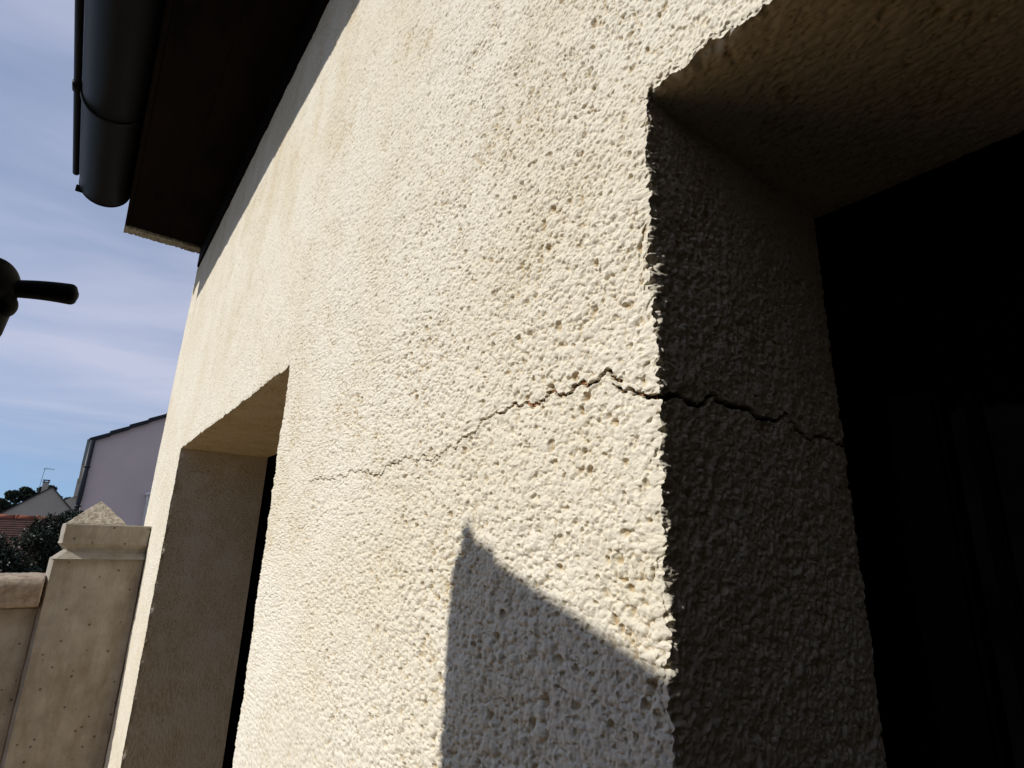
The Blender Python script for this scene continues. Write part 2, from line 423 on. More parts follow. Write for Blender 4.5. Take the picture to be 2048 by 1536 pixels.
quad_mesh('facade_wall', np.concatenate([PA, PB]), np.concatenate([QA, QB + len(PA)]), np.concatenate([HA, HB]), house, STUCCO)
print('facade verts', len(PA), len(PB))
del PA, PB, QA, QB

def reveal(name, kind, fixed, us, vs_, depth_x, crack=None, amp=1.0, y0=0, k=0, fine=True):
    """kind 'jamb': vertical side at y=fixed facing -Y, params depth (x) and z; 'soffit': z=fixed facing down, params depth and y"""
    D, W_ = np.meshgrid(us, vs_, indexing='ij')
    if kind == 'jamb':
        h_ = stucco(fixed - D, W_, amp, 0.0, fine); rg = edge_rag(W_, k)
    else:
        h_ = stucco(W_, fixed - D, amp, 0.0, fine); rg = edge_rag(W_, k)
    h_ = h_ * (1 - 0.3 * np.exp(-((us[-1] - D) / 0.01) ** 2))
    dsp = h_; sft = fw(D) * (0.7 * rg if k >= 4 else rg + 0.95 * (h_ - 0.002))
    wf = ff(D); l_ = np.sqrt(1 + wf * wf)
    if kind == 'jamb':
        P_ = np.stack([FX + D - wf / l_ * dsp, fixed - dsp / l_ - sft, W_], -1)
        if crack is not None:
            c_ = crack_field((FX + D).ravel(), W_.ravel(), crack[0], crack[1]).reshape(D.shape)
            P_[..., 1] = np.where(c_ > 0, np.maximum(P_[..., 1] + 0.0075 * c_, fixed + 0.0065 * c_ - (1 - c_) * dsp), P_[..., 1])
    else:
        P_ = np.stack([FX + D - wf / l_ * dsp, W_, fixed - dsp / l_ - sft], -1)
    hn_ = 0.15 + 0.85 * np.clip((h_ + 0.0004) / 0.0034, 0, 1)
    if crack is not None: hn_ = hn_ * (1 - np.clip(2.5 * crack_field((FX + D).ravel(), W_.ravel(), crack[0], crack[1], 0.0003).reshape(D.shape), 0, 1))
    return grid_mesh(name, P_, np.ones((len(us) - 1, len(vs_) - 1), bool), hn_, house, STUCCO)

zj = zs[(zs <= ZL)]
da = np.linspace(0, XA - FX, 300)
reveal('jamb', 'jamb', YA, da, zj[zj > 1.4], 0, (CJ, WJ))
yy = ys[ys <= YA]; yy = np.concatenate([[-1.4], np.linspace(-0.35, YA, 360)])
reveal('soffit', 'soffit', ZL, np.linspace(0, XA - FX, 280), yy, 0, None, 0.8, 0, 2)
db = np.linspace(0, XB - FX, 190)
reveal('jamb', 'jamb', YB1, db, zj[::2] if zj[::2][-1] == ZL else np.append(zj[::2], ZL), 0, None, 0.38, 0, 4, False)
reveal('soffit', 'soffit', ZL, db, np.linspace(YB0, YB1, 420), 0, None, 0.5, 0, 6, False)
# the reveal sides one cannot see from the camera, and the rest of the shell
PLAIN = mat('plain_render', (0.62, 0.55, 0.42), 0.95, 0.1, 0.1, 30, 0.002, 300)
bm = bmesh.new(); box(bm, (FX + 0.012, YB0 - 0.2, 0), (XB, YB0 + 0.0, ZL + 0.1)); obj('jamb', bm, PLAIN, house)
bm = bmesh.new()
box(bm, (FX + 0.02, YC + 0.085, 0), (5.5, YC + 0.087, 3.2))
box(bm, (5.5, -4.0, 0), (5.6, YC, 3.2))
box(bm, (FX + 0.02, -4.0, 0), (5.5, -3.9, 3.2))
box(bm, (FX, -4.0, 0), (FX + 0.3, -1.401, 3.2))
obj('shell_wall', bm, PLAIN, house)

# crack interior (dark gap with crumbs of brick)
def crack_mat():
    mt = bpy.data.materials.new('crack_gap'); mt.use_nodes = True
    t = mt.node_tree; b = t.nodes['Principled BSDF']; b.inputs['Roughness'].default_value = 1; b.inputs['Specular IOR Level'].default_value = 0
    co = t.nodes.new('ShaderNodeTexCoord'); n = t.nodes.new('ShaderNodeTexNoise'); n.inputs['Scale'].default_value = 170; n.inputs['Detail'].default_value = 3
    t.links.new(co.outputs['Object'], n.inputs['Vector'])
    r = t.nodes.new('ShaderNodeValToRGB'); t.links.new(n.outputs['Fac'], r.inputs[0])
    r.color_ramp.elements[0].position = 0.50; r.color_ramp.elements[0].color = (0.022, 0.018, 0.014, 1)
    r.color_ramp.elements[1].position = 0.66; r.color_ramp.elements[1].color = (0.5, 0.33, 0.2, 1)
    e = r.color_ramp.elements.new(0.58); e.color = (0.30, 0.11, 0.04, 1)
    t.links.new(r.outputs[0], b.inputs['Base Color'])
    return mt
CRM = crack_mat()
def ribbon(name, P_, W_, fn, material):
    n = len(P_); L = []; Rr = []
    for i in range(n):
        d = P_[min(i + 1, n - 1)] - P_[max(i - 1, 0)]; d = d / (np.hypot(*d) + 1e-9)
        nn = np.array([-d[1], d[0]]); w = W_[i] / 2 + 0.0003
        L.append(fn(P_[i] + nn * w)); Rr.append(fn(P_[i] - nn * w))
    raw(name, L + Rr, [(i, i + 1, n + i + 1, n + i) for i in range(n - 1)], material, house)
DARKGAP = mat('dark_gap', (0.015, 0.012, 0.010), 1.0, 0.0)
def fz(p): return (FX + 0.0008 + 0.0008 * math.sin(p[0] * 900), p[0], p[1])
ribbon('crack', C1, W1, fz, CRM)
ribbon('crack', C2, W2, lambda p: (FX + 0.0010, p[0], p[1]), CRM)
ribbon('crack', CJ, WJ, lambda p: (p[0], YA + 0.0012, p[1]), DARKGAP)

# ---------------------------------------------------------------- glazed door (near) and shutter (far)
def matte(name, c):
    mt = bpy.data.materials.new(name); mt.use_nodes = True; t = mt.node_tree; t.nodes.clear()
    o_ = t.nodes.new('ShaderNodeOutputMaterial'); d = t.nodes.new('ShaderNodeBsdfDiffuse'); n = t.nodes.new('ShaderNodeTexNoise'); r = t.nodes.new('ShaderNodeValToRGB')
    n.inputs['Scale'].default_value = 30; t.links.new(n.outputs['Fac'], r.inputs[0])
    r.color_ramp.elements[0].color = (c * 0.7, c * 0.7, c * 0.7, 1); r.color_ramp.elements[1].color = (c * 1.3, c * 1.3, c * 1.35, 1)
    t.links.new(r.outputs[0], d.inputs[0]); t.links.new(d.outputs[0], o_.inputs[0]); return mt
BLACK = matte('black_paint', 0.0004)
GLASS = mat('dark_glass', (0.0009, 0.0009, 0.0010), 0.7, 0.0, 0.7, 9)
door = bmesh.new()
x0, x1 = XA + 0.0, XA + 0.05
box(door, (x0, YA - 0.075, 0), (x1, YA + 0.02, ZL + 0.02), 0.004)
box(door, (x0, -0.50, ZL - 0.09), (x1, YA - 0.0755, ZL + 0.02), 0.004)
box(door, (x0, -0.50, 0), (x1, YA - 0.0755, 0.12), 0.004)
box(door, (x0, -0.50, 0.9), (x1, YA - 0.0755, 0.98), 0.004)
box(door, (x0, -0.60, 0), (x1, -0.5005, ZL + 0.02), 0.004)
dr = obj('glazed_door', door, BLACK, house)
bm = bmesh.new(); box(bm, (x0 + 0.018, -0.50, 0.1), (x0 + 0.024, YA - 0.07, ZL - 0.06)); obj('pane', bm, GLASS, dr)
bm = bmesh.new(); box(bm, (x0 + 0.010, YA - 0.098, 0.12), (x0 + 0.0165, YA - 0.088, ZL - 0.09), 0.002); obj('glazing_bead', bm, BLACK, dr)
bm = bmesh.new(); box(bm, (XA - 0.002, -1.4, 0), (XA + 0.06, -0.602, ZL + 0.02)); obj('side_panel', bm, BLACK, house)
bm = bmesh.new()
box(bm, (XB, YB0 - 0.05, 0), (XB + 0.05, YB0 + 0.07, ZL + 0.02), 0.004)
box(bm, (XB, YB1 - 0.07, 0), (XB + 0.05, YB1 + 0.02, ZL + 0.02), 0.004)
box(bm, (XB, YB0 + 0.0705, ZL - 0.07), (XB + 0.05, YB1 - 0.0705, ZL + 0.02), 0.004)
dr2 = obj('dark_window', bm, BLACK, house)
bm = bmesh.new(); box(bm, (XB + 0.02, YB0 + 0.06, 0.0), (XB + 0.026, YB1 - 0.06, ZL - 0.06)); obj('pane', bm, GLASS, dr2)

# ---------------------------------------------------------------- eaves, gutter, roof
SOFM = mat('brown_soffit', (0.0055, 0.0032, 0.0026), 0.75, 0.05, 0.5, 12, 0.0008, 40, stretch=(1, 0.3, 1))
bm = bmesh.new()
for i in range(2):
    a = -0.043 + i * 0.163
    box(bm, (a, -2.0, SOF), (a + 0.1622, YC - 0.03, SOF + 0.014), 0.0006)
obj('eave_soffit', bm, SOFM, house)
bm = bmesh.new(); box(bm, (FX - 0.011, -2.0, SOF - 0.125), (FX + 0.004, YC - 0.05, SOF - 0.0005), 0.002); obj('eave_shade_strip', bm, SOFM, house)  # added dark strip standing in for the deep shade under the eave
bm = bmesh.new(); box(bm, (-0.062, -2.0, SOF - 0.004), (-0.0445, YC - 0.03, SOF + 0.16), 0.002); obj('fascia', bm, SOFM, house)
LIP = mat('pale_verge', (0.30, 0.29, 0.24), 0.9, 0.1, 0.25, 40, 0.003, 120)
vv = []; fc = []
N = 60; r_ = random.Random(4)
for i in range(N):
    x = -0.062 + (FX - 0.004 + 0.062) * i / (N - 1)
    ya = YC - 0.028 + r_.uniform(-0.004, 0.004); yb = YC + 0.035; zb = SOF - 0.010 + r_.uniform(-0.003, 0.003)
    vv += [(x, ya, zb), (x, yb, zb - 0.002), (x, yb, SOF + 0.2), (x, ya, SOF + 0.2)]
for i in range(N - 1):
    for k in range(4):
        a = i * 4 + k; b = i * 4 + (k + 1) % 4
        fc.append((a, b, b + 4, a + 4))
fc.append((3, 2, 1, 0)); fc.append(tuple((N - 1) * 4 + k for k in range(4)))
raw('verge_trim', vv, fc, LIP, house)
bm = bmesh.new(); box(bm, (-0.04, -2.0, SOF + 0.1), (FX + 0.1, YC - 0.03, SOF + 0.16)); obj('rafter_box', bm, SOFM, house)

GUT = mat('dark_gutter', (0.0065, 0.0062, 0.0055), 0.5, 0.10, 0.25, 12, 0.0003, 30, stretch=(1, 0.2, 1))
GX, GZ, GR, GY = -0.163, 3.300, 0.098, 2.985
def half(bm, r, y0, y1, th, n=30, a0=180, a1=360):
    ring = []
    for i in range(n + 1):
        a = R(a0 + (a1 - a0) * i / n)
        ring.append((math.cos(a), math.sin(a)))
    V_ = []
    for (c, s) in ring:
        V_.append([bm.verts.new((GX + rr * c, y, GZ + rr * s)) for y in (y0, y1) for rr in (r, r - th)])
    for i in range(n):
        a, b = V_[i], V_[i + 1]
        bm.faces.new((a[0], a[2], b[2], b[0])); bm.faces.new((a[1], b[1], b[3], a[3]))
        bm.faces.new((a[0], b[0], b[1], a[1])); bm.faces.new((a[2], a[3], b[3], b[2]))
    for a in (V_[0], V_[-1]): bm.faces.new((a[0], a[1], a[3], a[2]))
bm = bmesh.new(); half(bm, GR, -2.0, GY, 0.003)
gut = obj('gutter', bm, GUT, house, True)
bm = bmesh.new(); 
poly = [(GX + (GR + 0.0015) * math.cos(R(a)), GZ + (GR + 0.0015) * math.sin(R(a))) for a in range(180, 361, 6)]
prism(bm, poly, 1, GY, GY + 0.006); obj('stop_end', bm, GUT, gut)
bm = bmesh.new(); tube(bm, [(GX - GR - 0.014, -2.0, GZ + 0.000), (GX - GR - 0.014, 2.945, GZ + 0.000)], 0.0125, 16); obj('rim_bead', bm, GUT, gut, True)
bm = bmesh.new(); half(bm, GR + 0.006, 2.29, 2.312, 0.005)
obj('bracket', bm, GUT, gut, True)
bm = bmesh.new(); half(bm, GR + 0.006, 0.95, 0.972, 0.005); obj('bracket', bm, GUT, gut, True)
for y in (2.30, 0.96):
    bm = bmesh.new(); tube(bm, [(GX - GR - 0.0145, y - 0.013, GZ), (GX - GR - 0.0145, y + 0.03, GZ)], 0.0165, 14)
    obj('bracket_clip', bm, GUT, gut, True)
bm = bmesh.new(); box(bm, (GX - GR - 0.006, GY + 0.0062, GZ - 0.062), (GX - GR + 0.034, GY + 0.012, GZ - 0.028), 0.002); obj('lug', bm, GUT, gut)
ROOF = mat('roof_tiles', (0.10, 0.05, 0.035), 0.85, 0.2, 0.3, 9, 0.004, 30)
vv = []; fc = []
NR = 18
for i in range(NR):
    xa = -0.14 + i * 0.32; za = 3.40 + i * 0.19; xb = xa + 0.36; zb = za + 0.2135
    b = len(vv)
    for (x, z) in ((xa, za), (xa, za + 0.03), (xb, zb + 0.03), (xb, zb)):
        vv += [(x, -4.0, z), (x, YC - 0.005, z)]
    for k in range(4):
        p, q = k * 2, ((k + 1) % 4) * 2
        fc.append((b + p, b + q, b + q + 1, b + p + 1))
    fc.append((b, b + 2, b + 4, b + 6)); fc.append((b + 1, b + 7, b + 5, b + 3))
raw('roof', vv, fc, ROOF, house)

# ---------------------------------------------------------------- black crank at the left edge
CB = mat('black_metal', (0.0018, 0.0018, 0.0022), 0.55, 0.06, 0.2, 60, 0.0004, 200)
crank = thing('hand_crank', 'black rounded crank head on a slanting pole, short thick grip sticking out', 'crank', (-0.30, 0.46, 0))
c0 = Vector((-0.0600, 0.402, 1.8800))
def ball(c, r, sc=(1, 1, 1), rot=0):
    bm = bmesh.new(); bmesh.ops.create_uvsphere(bm, u_segments=40, v_segments=24, radius=r)
    for v in bm.verts: v.co = Vector((v.co.x * sc[0], v.co.y * sc[1], v.co.z * sc[2])) + Vector(c)
    return bm
obj('crank_housing', ball(c0, 0.0142, (0.92, 0.92, 1.12)), CB, crank, True)
obj('collar', ball((-0.0520, 0.398, 1.8690), 0.0078, (0.85, 0.85, 0.95)), CB, crank, True)
ga = Vector((-0.0530, 0.40, 1.8790)); gb = Vector((-0.0212, 0.40, 1.8842))
bm = bmesh.new()
pts = []; rd = []
for i in range(26):
    t = i / 25
    pts.append(ga.lerp(gb, t) + Vector((0, 0, 0.0009 * math.sin(t * 3.14))))
    e = max(0.0, (t - 0.86) / 0.14)
    rd.append((0.0047 + 0.0016 * t) * math.sqrt(max(0.03, 1 - e ** 2.6)))
tube(bm, pts, rd, 24); obj('grip', bm, CB, crank, True)
bm = bmesh.new(); tube(bm, [(-0.0590, 0.401, 1.8760), (-0.0605, 0.402, 1.8560), (-0.0705, 0.404, 1.82), (-0.30, 0.46, 0.02)], [0.012, 0.0115, 0.0115, 0.0135], 20); obj('pole', bm, CB, crank, True)
bm = bmesh.new(); bmesh.ops.create_cone(bm, segments=32, radius1=0.11, radius2=0.09, depth=0.03, cap_ends=True)
for v in bm.verts: v.co += Vector((-0.30, 0.46, 0.016))
obj('base', bm, CB, crank)

# ---------------------------------------------------------------- gate beside the camera (casts the shadow on the wall), added sky blocker
WOOD = mat('dark_boards', (0.028, 0.022, 0.018), 0.75, 0.2, 0.3, 6, 0.001, 60, stretch=(1, 1, 0.1))
gx = -0.52
gate = thing('gate', 'tall dark boarded gate with sloping top whose pointed shadow falls on the render', 'gate', (gx, 0.2, 0))
slope = 0.335
yT = 0.556; zT = 2.335
bm = bmesh.new(); y = yT
prism(bm, [(0.5675, 0.05), (0.5675, 2.306), (0.563, 2.326), (0.555, 2.338), (0.5365, 2.3490), (0.50, 2.3385), (0.50, 0.05)], 0, gx - 0.02, gx + 0.02)
obj('stile', bm, WOOD, gate)
bm = bmesh.new(); yb = 0.4995
while yb > -1.25:
    ya = yb - 0.118
    zt = lambda yy_: 2.3385 - (0.50 - yy_) * slope
    prism(bm, [(yb, 0.05), (yb, zt(yb)), (ya + 0.0005, zt(ya)), (ya + 0.0005, 0.05)], 0, gx - 0.011 + 0.002 * (int(yb * 100) % 2), gx + 0.011)
    yb = ya
obj('boards', bm, WOOD, gate)
bm = bmesh.new(); bmesh.ops.create_uvsphere(bm, u_segments=20, v_segments=14, radius=0.0100)
for v in bm.verts: v.co = Vector((v.co.x, v.co.y, v.co.z * 1.35)) + Vector((gx, 0.5455, 2.3625))
obj('finial', bm, WOOD, gate, True)
sky_blocker = thing('sky_blocker', 'tall dark boarded screen added unseen behind the camera to block sky light', 'sky_blocker', (-2.0, -1.6, 0))  # added out of view to keep sky light off the near jamb
bm = bmesh.new()
for i in range(46):
    box(bm, (-4.7 + i * 0.108, -1.33, 0), (-4.7 + i * 0.108 + 0.104, -1.30, 5.6), 0.002)
obj('blocker_boards', bm, WOOD, sky_blocker)
bm = bmesh.new(); box(bm, (-4.75, -3.6, 5.6), (0.27, -1.25, 5.66)); obj('roof', bm, WOOD, sky_blocker)

# ---------------------------------------------------------------- ground
GRD = mat('ground', (0.120, 0.090, 0.055), 0.95, 0.1, 0.3, 1.5, 0.01, 20)
g = raw('ground', [(-600, -600, 0), (600, -600, 0), (600, 900, 0), (-600, 900, 0)], [(0, 1, 2, 3)], GRD); tag(g, kind='structure')
BOUNCE = mat('warm_bounce', (0.56, 0.37, 0.17), 0.9, 0.1, 0.15, 3, 0.004, 60)
bm = bmesh.new(); box(bm, (-2.0, 0.9, 0.004), (FX - 0.004, 2.88, 0.03), 0.004); g = obj('bounce_slab', bm, BOUNCE); tag(g, kind='structure')  # added unseen slab that bounces warm light onto the far jamb

# ---------------------------------------------------------------- concrete gate pillar and fence wall
def conc_mat():
    mt = mat('weathered_concrete', (0.33, 0.295, 0.245), 0.9, 0.15, 0, 14, 0.0016, 160, color2=(0.43, 0.39, 0.335))
    t = mt.node_tree; b = t.nodes['Principled BSDF']
    src = b.inputs['Base Color'].links[0].from_socket
    co = [n for n in t.nodes if n.type == 'TEX_COORD'][0]
    v = t.nodes.new('ShaderNodeTexVoronoi'); v.inputs['Scale'].default_value = 26; v.inputs['Randomness'].default_value = 1
    t.links.new(co.outputs['Object'], v.inputs['Vector'])
    r = t.nodes.new('ShaderNodeValToRGB'); t.links.new(v.outputs['Distance'], r.inputs[0])
    r.color_ramp.elements[0].position = 0.09; r.color_ramp.elements[0].color = (0.2, 0.17, 0.14, 1)
    r.color_ramp.elements[1].position = 0.14; r.color_ramp.elements[1].color = (1, 1, 1, 1)
    m1 = t.nodes.new('ShaderNodeMixRGB'); m1.blend_type = 'MULTIPLY'; m1.inputs[0].default_value = 0.75
    t.links.new(src, m1.inputs[1]); t.links.new(r.outputs[0], m1.inputs[2])
    w = t.nodes.new('ShaderNodeTexNoise'); w.inputs['Scale'].default_value = 14; w.inputs['Detail'].default_value = 8; w.inputs['Roughness'].default_value = 0.75
    mp_ = t.nodes.new('ShaderNodeMapping'); mp_.inputs['Scale'].default_value = (1, 1, 0.25)
    t.links.new(co.outputs['Object'], mp_.inputs[0]); t.links.new(mp_.outputs[0], w.inputs['Vector'])
    r2 = t.nodes.new('ShaderNodeValToRGB'); t.links.new(w.outputs['Fac'], r2.inputs[0])
    r2.color_ramp.elements[0].position = 0.36; r2.color_ramp.elements[0].color = (0.72, 0.66, 0.58, 1)
    r2.color_ramp.elements[1].position = 0.55; r2.color_ramp.elements[1].color = (1, 1, 1, 1)
    m2 = t.nodes.new('ShaderNodeMixRGB'); m2.blend_type = 'MULTIPLY'; m2.inputs[0].default_value = 0.8
    t.links.new(m1.outputs[0], m2.inputs[1]); t.links.new(r2.outputs[0], m2.inputs[2])
    t.links.new(m2.outputs[0], b.inputs['Base Color'])
    return mt
CONC = conc_mat()
def rough(o, amt, size, sub=0, seed=0):
    """roughen a mesh in place"""
    me = o.data; bm = bmesh.new(); bm.from_mesh(me)
    for _ in range(sub):
        es = [e for e in bm.edges if e.calc_length() > 0.012]
        if es: bmesh.ops.subdivide_edges(bm, edges=es, cuts=1, use_grid_fill=True)
    from mathutils import noise
    bm.normal_update()
    for v in bm.verts:
        n = noise.noise(v.co / size + Vector((seed, 0, 0))) + 0.6 * noise.noise(v.co / (size * 0.35))
        v.co += v.normal * n * amt
    bm.to_mesh(me); bm.free()
PY = 2.90
pillar = thing('concrete_pillar', 'weathered concrete gate pillar with pyramid cap standing against the house corner', 'pillar', (0.1, PY + 0.12, 0))
bm = bmesh.new()
XL, XR = -0.036, FX - 0.006
prism(bm, [(XL - 0.004, PY + 0.060), (XL + 0.011, PY + 0.010), (XR, PY + 0.010), (XR, PY + 0.26), (XL - 0.004, PY + 0.26)], 2, 0, 1.655)
o = obj('shaft', bm, CONC, pillar); rough(o, 0.0016, 0.03, 5, 1)
bm = bmesh.new()
prof = [(0.010, 1.6551), (0.034, 1.686), (0.034, 1.692), (0.000, 1.714), (0.000, 1.790), (0.26, 1.790), (0.26, 1.6551)]
# moulded band: front profile extruded across, chamfered at the left end
def band(bm, rows, y_back):
    # rows: (inset, z)
    rings = []
    for ins, z in rows:
        xl = XL + 0.014 + ins
        rings.append([bm.verts.new(p) for p in ((xl - 0.002, PY + ins + 0.044, z), (xl + 0.011, PY + ins, z), (XR, PY + ins, z), (XR, y_back, z), (xl - 0.002, y_back, z))])
    for a, b in zip(rings[:-1], rings[1:]):
        for k in range(5):
            bm.faces.new((a[k], a[(k + 1) % 5], b[(k + 1) % 5], b[k]))
    bm.faces.new(rings[0][::-1]); bm.faces.new(rings[-1])
band(bm, [(-0.012, 1.6553), (0.020, 1.684), (0.020, 1.690), (-0.002, 1.714), (0.000, 1.720), (0.0, 1.786), (0.004, 1.790)], PY + 0.24)
o = obj('moulded_band', bm, CONC, pillar); rough(o, 0.0018, 0.025, 4, 2)
bm = bmesh.new()
base_ = [(-0.012, PY + 0.004), (0.190, PY + 0.004), (0.190, PY + 0.232), (-0.012, PY + 0.232)]
bv = [bm.verts.new((x, y, 1.7905)) for x, y in base_]; ap = bm.verts.new((0.088, PY + 0.118, 1.888))
bm.faces.new(bv[::-1])
for k in range(4): bm.faces.new((bv[k], bv[(k + 1) % 4], ap))
CAPM = mat('lichen_concrete', (0.50, 0.45, 0.36), 0.95, 0.1, 0, 70, 0.003, 140, color2=(0.26, 0.22, 0.17))
o = obj('pyramid_cap', bm, CAPM, pillar); rough(o, 0.004, 0.018, 5, 3)
fence = thing('concrete_wall', 'low concrete garden wall with thick coping joining the left side of the pillar', 'wall', (-1.2, PY + 0.12, 0))
bm = bmesh.new(); box(bm, (-3.0, PY + 0.045, 0), (XL - 0.001, PY + 0.2, 1.476), 0.004)
o = obj('wall_panel', bm, CONC, fence)
bm = bmesh.new()
poly = [(PY + 0.005, 1.482), (PY + 0.0, 1.56), (PY + 0.012, 1.58), (PY + 0.04, 1.590), (PY + 0.2, 1.594), (PY + 0.235, 1.575), (PY + 0.24, 1.482), (PY + 0.2, 1.4765), (PY + 0.045, 1.4765)]
nseg = 60; rings = []
for i in range(nseg + 1):
    x = -0.9 + (XL - 0.001 + 0.9) * i / nseg
    rings.append([bm.verts.new((x, y, z)) for y, z in poly])
for a, b in zip(rings[:-1], rings[1:]):
    for k in range(len(poly)): bm.faces.new((a[k], a[(k + 1) % len(poly)], b[(k + 1) % len(poly)], b[k]))
bm.faces.new(rings[0]); bm.faces.new(rings[-1][::-1])
COP = mat('stained_coping', (0.44, 0.37, 0.29), 0.95, 0.1, 0, 35, 0.003, 150, color2=(0.25, 0.19, 0.15))
o = obj('coping', bm, COP, fence); rough(o, 0.0028, 0.022, 3, 4)
o.data.polygons.foreach_set('use_smooth', np.ones(len(o.data.polygons), bool))

# ---------------------------------------------------------------- neighbouring house (lilac gable)
LIL = mat('lilac_render', (0.60, 0.50, 0.475), 0.95, 0.1, 0.06, 0.6, 0.004, 30)
SLATE = mat('dark_tiles', (0.014, 0.015, 0.02), 0.6, 0.3, 0.3, 3)
DPIPE = mat('dark_pipe', (0.012, 0.014, 0.02), 0.5, 0.4)
GRN = mat('grey_green_metal', (0.20, 0.24, 0.23), 0.5, 0.4)
WHT = mat('white_pvc', (0.62, 0.60, 0.57), 0.5, 0.4)
nh = thing('neighbour_house', 'lilac grey house gable with black stepped verge tiles behind the pillar', 'house', (4, 27, 0))
NY = 24.0
def rz(x): return 4.86 + (x - 0.06) * 0.592
bm = bmesh.new(); prism(bm, [(0.16, 0), (0.16, rz(0.16) - 0.08), (4.5, rz(4.5) - 0.08), (8.9, rz(0.16) - 0.08), (8.9, 0)], 1, NY, NY + 9)
obj('gable_wall', bm, LIL, nh)
bm = bmesh.new()
x = -0.02; 
while x < 4.4:
    xe = x + 0.52
    prism(bm, [(x, rz(x) - 0.07), (x, rz(x) + 0.08), (xe + 0.03, rz(xe) + 0.045), (xe + 0.03, rz(xe) - 0.09)], 1, NY - 0.12 - 0.004 * (int(x * 10) % 3), NY + 9.1)
    x = xe
prism(bm, [(4.45, rz(4.45)), (4.45, rz(4.45) + 0.1), (9.1, rz(-0.1)), (9.1, rz(-0.1) - 0.12)], 1, NY - 0.12, NY + 9.1)
obj('roof', bm, SLATE, nh)
bm = bmesh.new(); box(bm, (-0.075, NY - 0.10, 3.98), (0.045, NY + 9, 4.86), 0.02); obj('eave_box', bm, GRN, nh)
bm = bmesh.new(); tube(bm, [(0.075, NY - 0.09, 4.82), (0.085, NY - 0.09, 3.0), (0.085, NY - 0.09, 0.0)], 0.078, 12)
for z in (3.9, 2.6): tube(bm, [(0.085, NY - 0.09, z), (0.085, NY - 0.09, z + 0.06)], 0.095, 12)
obj('downpipe', bm, DPIPE, nh, True)
bm = bmesh.new()
tube(bm, [(2.42, NY - 0.12, 3.34), (1.98, NY - 0.12, 3.16), (1.90, NY - 0.12, 3.12)], 0.075, 10)
tube(bm, [(1.97, NY - 0.12, 3.10), (2.00, NY - 0.12, 2.9), (2.02, NY - 0.12, 0.0)], 0.045, 10)
obj('side_gutter', bm, WHT, nh, True)

# ---------------------------------------------------------------- far house with chimney and aerial
def K(k, x, y, z): return (x * k, y * k, 1.75 + (z - 1.75) * k)
k = 4.4
fh = thing('far_house', 'distant beige gable house with chimney and rooftop aerial', 'house', (-4, 116, 0))
BEI = mat('beige_render', (0.40, 0.36, 0.30), 0.95, 0.1, 0.05, 0.3)
A = K(k, -0.7131, 25, 3.235); Lf = K(k, -3.3, 25, 1.10); Rt = K(k, 0.42, 25, 1.98)
bm = bmesh.new(); prism(bm, [(Lf[0], 0), (Lf[0], Lf[2]), (A[0], A[2]), (Rt[0], Rt[2]), (Rt[0], 0)], 1, 110, 122); obj('gable_wall', bm, BEI, fh)
DR = mat('far_roof', (0.06, 0.045, 0.04), 0.8, 0.2)
bm = bmesh.new()
prism(bm, [(Lf[0], Lf[2] + .02), (A[0], A[2] + 0.02), (A[0], A[2] + 0.2), (Lf[0] - 0.1, Lf[2] + 0.2)], 1, 109.8, 122.2)
prism(bm, [(A[0] + 0.001, A[2] + 0.02), (A[0] + 0.001, A[2] + 0.2), (Rt[0] + 0.1, Rt[2] + 0.2), (Rt[0], Rt[2] + .02)], 1, 109.8, 122.2)
rf = obj('roof', bm, DR, fh)
bm = bmesh.new(); box(bm, (-4.42, 111, 7.5), (-3.72, 112, 9.05)); 
ch = obj('chimney', bm, BEI, rf)
bm = bmesh.new(); box(bm, (-4.5, 110.9, 9.051), (-3.64, 112.1, 9.15)); 
for dx_ in (-4.38, -3.85): box(bm, (dx_, 111.2, 9.1505), (dx_ + 0.1, 111.8, 9.34))
box(bm, (-4.5, 110.9, 9.3405), (-3.64, 112.1, 9.44)); obj('chimney_cap', bm, DR, ch) if False else obj('chimney_cap', bm, DR, rf)
ALU = mat('aerial_metal', (0.10, 0.11, 0.13), 0.5, 0.4)
bm = bmesh.new(); mt_ = Vector((-4.575, 110.5, 11.05)); tube(bm, [(-4.70, 110.5, 7.6), mt_], 0.035, 6)
tube(bm, [mt_ + Vector((-0.1, 0, 0)), mt_ + Vector((1.15, 0, -0.06))], 0.025, 6)
for j in range(7):
    xx = -0.05 + j * 0.19; hl = 0.20 - 0.012 * j
    tube(bm, [mt_ + Vector((xx - 0.05, 0, -0.02 - hl)), mt_ + Vector((xx + 0.03, 0, -0.02 + hl * 0.7))], 0.02, 5)
obj('aerial', bm, ALU, fh)

# second small chimney house hint right of the gable
fh2 = thing('distant_house', 'small grey distant house roof and chimney between far gable and lilac house', 'house', (2, 150, 0))
bm = bmesh.new(); box(bm, (-0.55, 150, 9.2), (0.15, 151, 12.9)); obj('chimney', bm, BEI, fh2)
bm = bmesh.new(); prism(bm, [(-3.0, 0), (-3.0, 7.6), (1.0, 10.2), (5.0, 7.6), (5.0, 0)], 1, 151.1, 160); obj('walls', bm, BEI, fh2)

